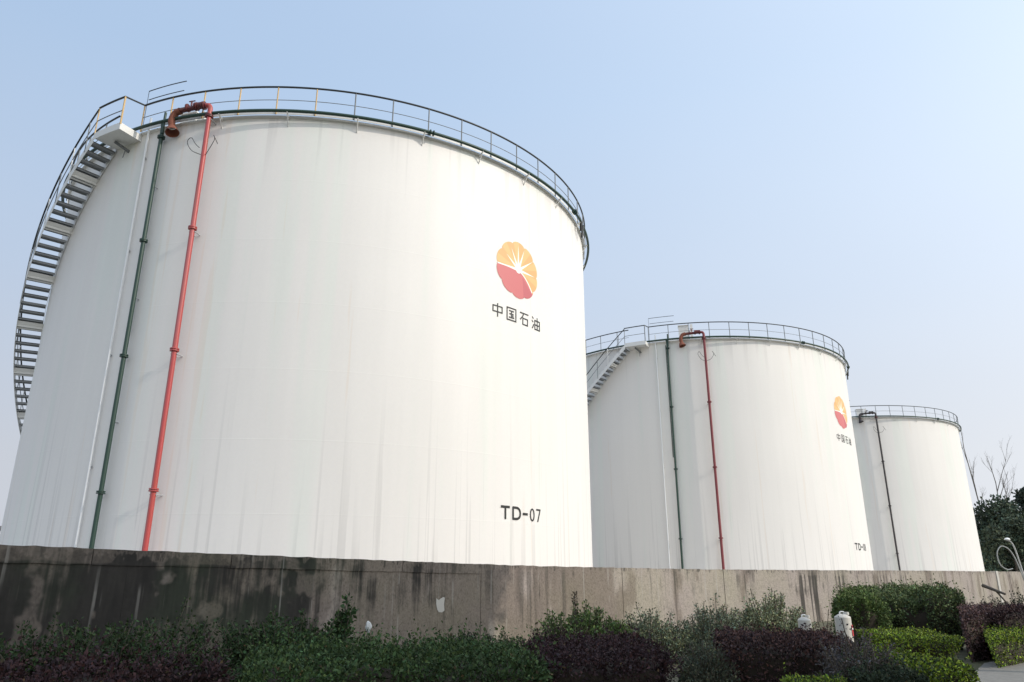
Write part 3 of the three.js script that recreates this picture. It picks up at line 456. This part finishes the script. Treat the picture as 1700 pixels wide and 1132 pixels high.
function bareTree(name, label, p, h, lean, { levels = 4, spread = .5, r = .12, first = .45, br = [.12, .24] } = {}) {
  const t = thing(name, label, 'tree', V(p.x, 0, p.z), 'bare trees behind the farthest tank'), tg = [], bg = [];
  const grow = (a, dir, len, rad, lv, out) => {
    const pts = [a.clone()]; let d = dir.clone(), q = a.clone(); for (let i = 0; i < 4; i++) { d.add(rdir().multiplyScalar(.035)).normalize(); q = q.clone().addScaledVector(d, len / 4); pts.push(q); }
    for (let i = 0; i < 4; i++) out.push(bar(pts[i], pts[i + 1], rad * (1 - i * .16), 6, rad * (1 - (i + 1) * .16)));
    if (lv <= 0) return;
    const k = lv >= levels ? 5 : 3;
    for (let i = 0; i < k; i++) { const u = lv >= levels ? first + (1 - first) * i / (k - 1) : rr(.35, 1), j = Math.min(3, Math.floor(u * 4)), b = pts[j].clone().lerp(pts[j + 1], Math.min(1, u * 4 - j)); const nd = d.clone().add(rdir().multiplyScalar(spread)).add(V(0, .35, 0)).normalize(); grow(b, nd, len * (lv >= levels ? rr(...br) : rr(.4, .65)), rad * .42, lv - 1, bg); }
  };
  grow(V(0, 0, 0), lean.normalize(), h, r, levels, tg);
  mesh('trunk', tg, paleBark, t); mesh('branches', bg, paleBark, t); return t;
}
const dTree = (px, d) => { const q = atD(px, 960, d); return V(q.x, 0, q.z); };
crownTree('evergreen_tree', 'dark ivy-like evergreen tree right behind the farthest tank', dTree(1668, 112), 10.8, 4.8, [.055, .078, .046], { n: 16000, size: .38, lobes: 46, low: .05, group: 'dark trees at the right edge' });
crownTree('evergreen_tree', 'lower dark bushy tree between the farthest tank and the right edge', dTree(1690, 100), 8.2, 3.4, [.055, .078, .048], { n: 12000, size: .34, lobes: 34, low: .05, group: 'dark trees at the right edge' });
crownTree('evergreen_tree', 'dark tree cut off by the right edge of the view', dTree(1748, 118), 13.2, 4.2, [.035, .05, .034], { n: 16000, size: .42, lobes: 44, low: .06, group: 'dark trees at the right edge' });
bareTree('bare_tree', 'bare tree leaning left against the edge of the farthest tank', dTree(1664, 121), 19.5, V(-.06, 1, 0), { spread: .6, r: .13, first: .55, br: [.08, .16] });
bareTree('bare_tree', 'upright forked bare tree above the dark evergreens', dTree(1676, 122), 14.8, V(.02, 1, 0), { spread: .6, r: .14, first: .66, br: [.2, .34] });
bareTree('bare_tree', 'slender short bare tree right of the forked bare tree', dTree(1680, 122), 13.2, V(.12, 1, 0), { spread: .4, r: .07, levels: 3, first: .75 });
// tall trees beside the viewer, out of view: their shade lies over the near plants and the left of the wall
[[-.22, 13.4, .38, 'behind the viewer, shading the bottom left corner'], [-.04, 13.8, .38, 'nearest the viewer, shading the left end of the wall'], [.13, 14.2, .4, 'second along the path, shading the left of the wall'], [.30, 14.4, .42, 'third along the path'], [.45, 14.4, .48, 'fourth along the path'], [.59, 14.2, .70, 'fifth along the path, with a high crown'], [.74, 15.2, .80, 'last of the row along the path, its crown high up']].forEach(([u, h, low, where], i) =>
  crownTree('shade_tree', 'dense broad leafy tree ' + where, V(7.6 + 12 * u, 0, -3.2 - 11.5 * u), h, 2.4, [.04, .07, .022], { n: i > 5 ? 7000 : 17000, size: .25, lobes: i > 5 ? 34 : 80, low, group: 'shade trees along the path' }));

// ---------------------------------------------------------------- path, drums, pipes, litter
{
  const pv = tex(256, 256, (x, y) => { const k = .8 + .4 * fbm(x / 10, y / 10, 4); return [.22 * k, .21 * k, .19 * k]; });
  const c = [atY(1604, 1136, 0), atY(1635, 1106, 0), atY(1668, 1099, 0), atY(1790, 1098, 0), atY(2100, 1140, 0), V(14, 0, -3), V(8.3, 0, -9.8)];
  const sh = new THREE.Shape(c.map(p => new THREE.Vector2(p.x, -p.z))); const g = new THREE.ExtrudeGeometry(sh, { depth: .05, bevelEnabled: true, bevelSize: .01, bevelThickness: .01, bevelSegments: 1 }); g.rotateX(-Math.PI / 2);
  pv.repeat.set(.5, .5); struct('path', g, mat([1, 1, 1], .9, { map: pv }), 'grey paved path in the lower right corner', 'path');
}
function drum(p, r, h, label, band) {
  const t = thing('plastic_drum', label, 'drum', p, 'white drums behind the purple hedge');
  const pr = [[0, 0], [r * .95, 0], [r, .03], [r, h * .46], [r * 1.015, h * .48], [r, h * .5], [r, h - .075], [r * .97, h - .055], [r * .5, h - .012], [0, h]];
  mesh('body', new THREE.LatheGeometry(pr.map(([x, y]) => new THREE.Vector2(x, y)), 28), mat([.60, .57, .51], .6), t);
  mesh('handle', tube([V(-.045, h - .01, 0), V(-.035, h + .03, 0), V(.03, h + .032, 0), V(.045, h - .01, 0)], .013, 12, 6), M.conduit, t);
  mesh('cap', (() => { const g = new THREE.CylinderGeometry(.04, .045, .05, 14); g.translate(r * .55, h + .005, .02); return g; })(), mat([.6, .58, .52], .5), t);
  if (band) { mesh('red_band', (() => { const g = new THREE.CylinderGeometry(r + .012, r + .012, .20, 20, 1, true, 40 * D2R, 100 * D2R); g.translate(0, h - .30, 0); return g; })(), mat([.62, .06, .07], .5), t); mesh('white_stripe', (() => { const g = new THREE.CylinderGeometry(r + .016, r + .016, .03, 20, 1, true, 40 * D2R, 100 * D2R); g.translate(0, h - .27, 0); return g; })(), M.conduit, t); }
}
drum(gp(1390, 16.6), .15, 1.03, 'larger white drum with a red band beside the rounded green hedge', true);
drum(gp(1327, 17.2), .13, .94, 'smaller plain white drum below the pale twiggy bush', false);
{
  const t = thing('bent_pipe', 'pale steel vent pipe bent into a loop beyond the wall at the right edge', 'pipe', dTree(1682, 62), 'pale vent pipes at the right edge');
  mesh('pipe', tube([V(1.0, 0, 0), V(.75, 1.5, 0), V(.45, 3.0, 0), V(.1, 3.75, 0), V(-.4, 3.95, 0), V(-.75, 3.5, 0), V(-.7, 2.8, 0), V(-.3, 2.45, 0), V(.1, 2.5, 0)], .036, 60, 8), mat([.33, .34, .33], .6), t);
  const b = thing('bent_pipe', 'pale upright vent pipe with a rounded white cowl beside the looped pipe', 'pipe', dTree(1694, 60), 'pale vent pipes at the right edge');
  mesh('pipe', tube([V(.35, 0, 0), V(.25, 2, 0), V(.05, 3.6, 0), V(-.15, 4.15, 0), V(-.45, 4.25, 0)], .045, 40, 8), mat([.42, .42, .41], .6), b);
  mesh('cowl', (() => { const g = new THREE.SphereGeometry(.14, 14, 8, 0, 6.3, 0, 1.7); g.scale(1.3, .8, 1); g.translate(-.35, 4.3, 0); return g; })(), M.conduit, b);
}
{ // torn paper on the wall
  let s = 0, best = 9; for (let q = 0; q < WALL_LEN; q += .05) { const p = wallAt(q).p, d = Math.abs(p.x / -p.z - ray(731, 1005).x / -ray(731, 1005).z); if (d < best) { best = d; s = q; } }
  const w = wallAt(s), p = atD(731, 1005, Math.hypot(w.p.x + w.n.x * .02, w.p.z + w.n.z * .02));
  const sh = new THREE.Shape([[-.16, .17], [-.07, .12], [-.02, .15], [.09, .19], [.15, .18], [.13, .02], [.15, -.12], [.06, -.16], [-.05, -.15], [-.11, -.1], [-.16, .04]].map(q => new THREE.Vector2(...q)));
  const g = new THREE.ExtrudeGeometry(sh, { depth: .004, bevelEnabled: false }), o = mesh('paper_scrap', g, mat([.5, .48, .44], .9)); o.position.set(p.x, p.y, p.z).addScaledVector(w.n, .004); o.rotation.y = Math.atan2(w.n.x, w.n.z); tag(o, 'torn pale paper scrap stuck on the dark middle of the wall', 'paper');
}
{ // crumpled white bag
  const g = new THREE.IcosahedronGeometry(.075, 3), ps = g.attributes.position; for (let i = 0; i < ps.count; i++) { const x = ps.getX(i), y = ps.getY(i), z = ps.getZ(i), k = 1 + .5 * (noise(x * 34 + 9, y * 34 + z * 27) - .5); ps.setXYZ(i, x * k * .65, y * k * 1.15, z * k * .7); } g.computeVertexNormals();
  const p = atD(612, 1040, 13.2), o = mesh('plastic_bag', g, mat([.62, .62, .6], .6)); o.position.copy(p); tag(o, 'small crumpled white plastic bag caught in the shrubs below the dark wall', 'bag');
}
{ // fallen branch lying on the tall hedge
  const a = atD(1632, 972, 25), b = atD(1668, 986, 24.2), o = mesh('fallen_branch', [bar(a, b, .05, 7, .03), bar(a.clone().lerp(b, .6), b.clone().add(V(.1, -.35, 0)), .03, 6, .015)], barkMat); tag(o, 'brown broken branch leaning on the hedge at the far right', 'branch');
}
{ // low white building glimpsed behind the nearest tank
  const q = atD(-14, 900, 82), t = thing('white_building', 'low white building at the left edge behind the nearest tank', 'building', V(q.x - 4, 0, q.z));
  mesh('wall', boxAt(9, 6.0, 8, 0, 3.0, 0), M.conduit, t); mesh('roof', boxAt(9.4, .4, 8.4, 0, 6.2, 0), mat([.12, .12, .13], .7), t); const wf = mesh('window', boxAt(1.2, 1.3, .1, 2.5, 4, 4.03), mat([.3, .3, .31], .4), t); mesh('pane', boxAt(1, 1.1, .02, 2.5, 4, 4.1), mat([.05, .06, .07], .1), wf);
}

renderer.render(scene, camera);
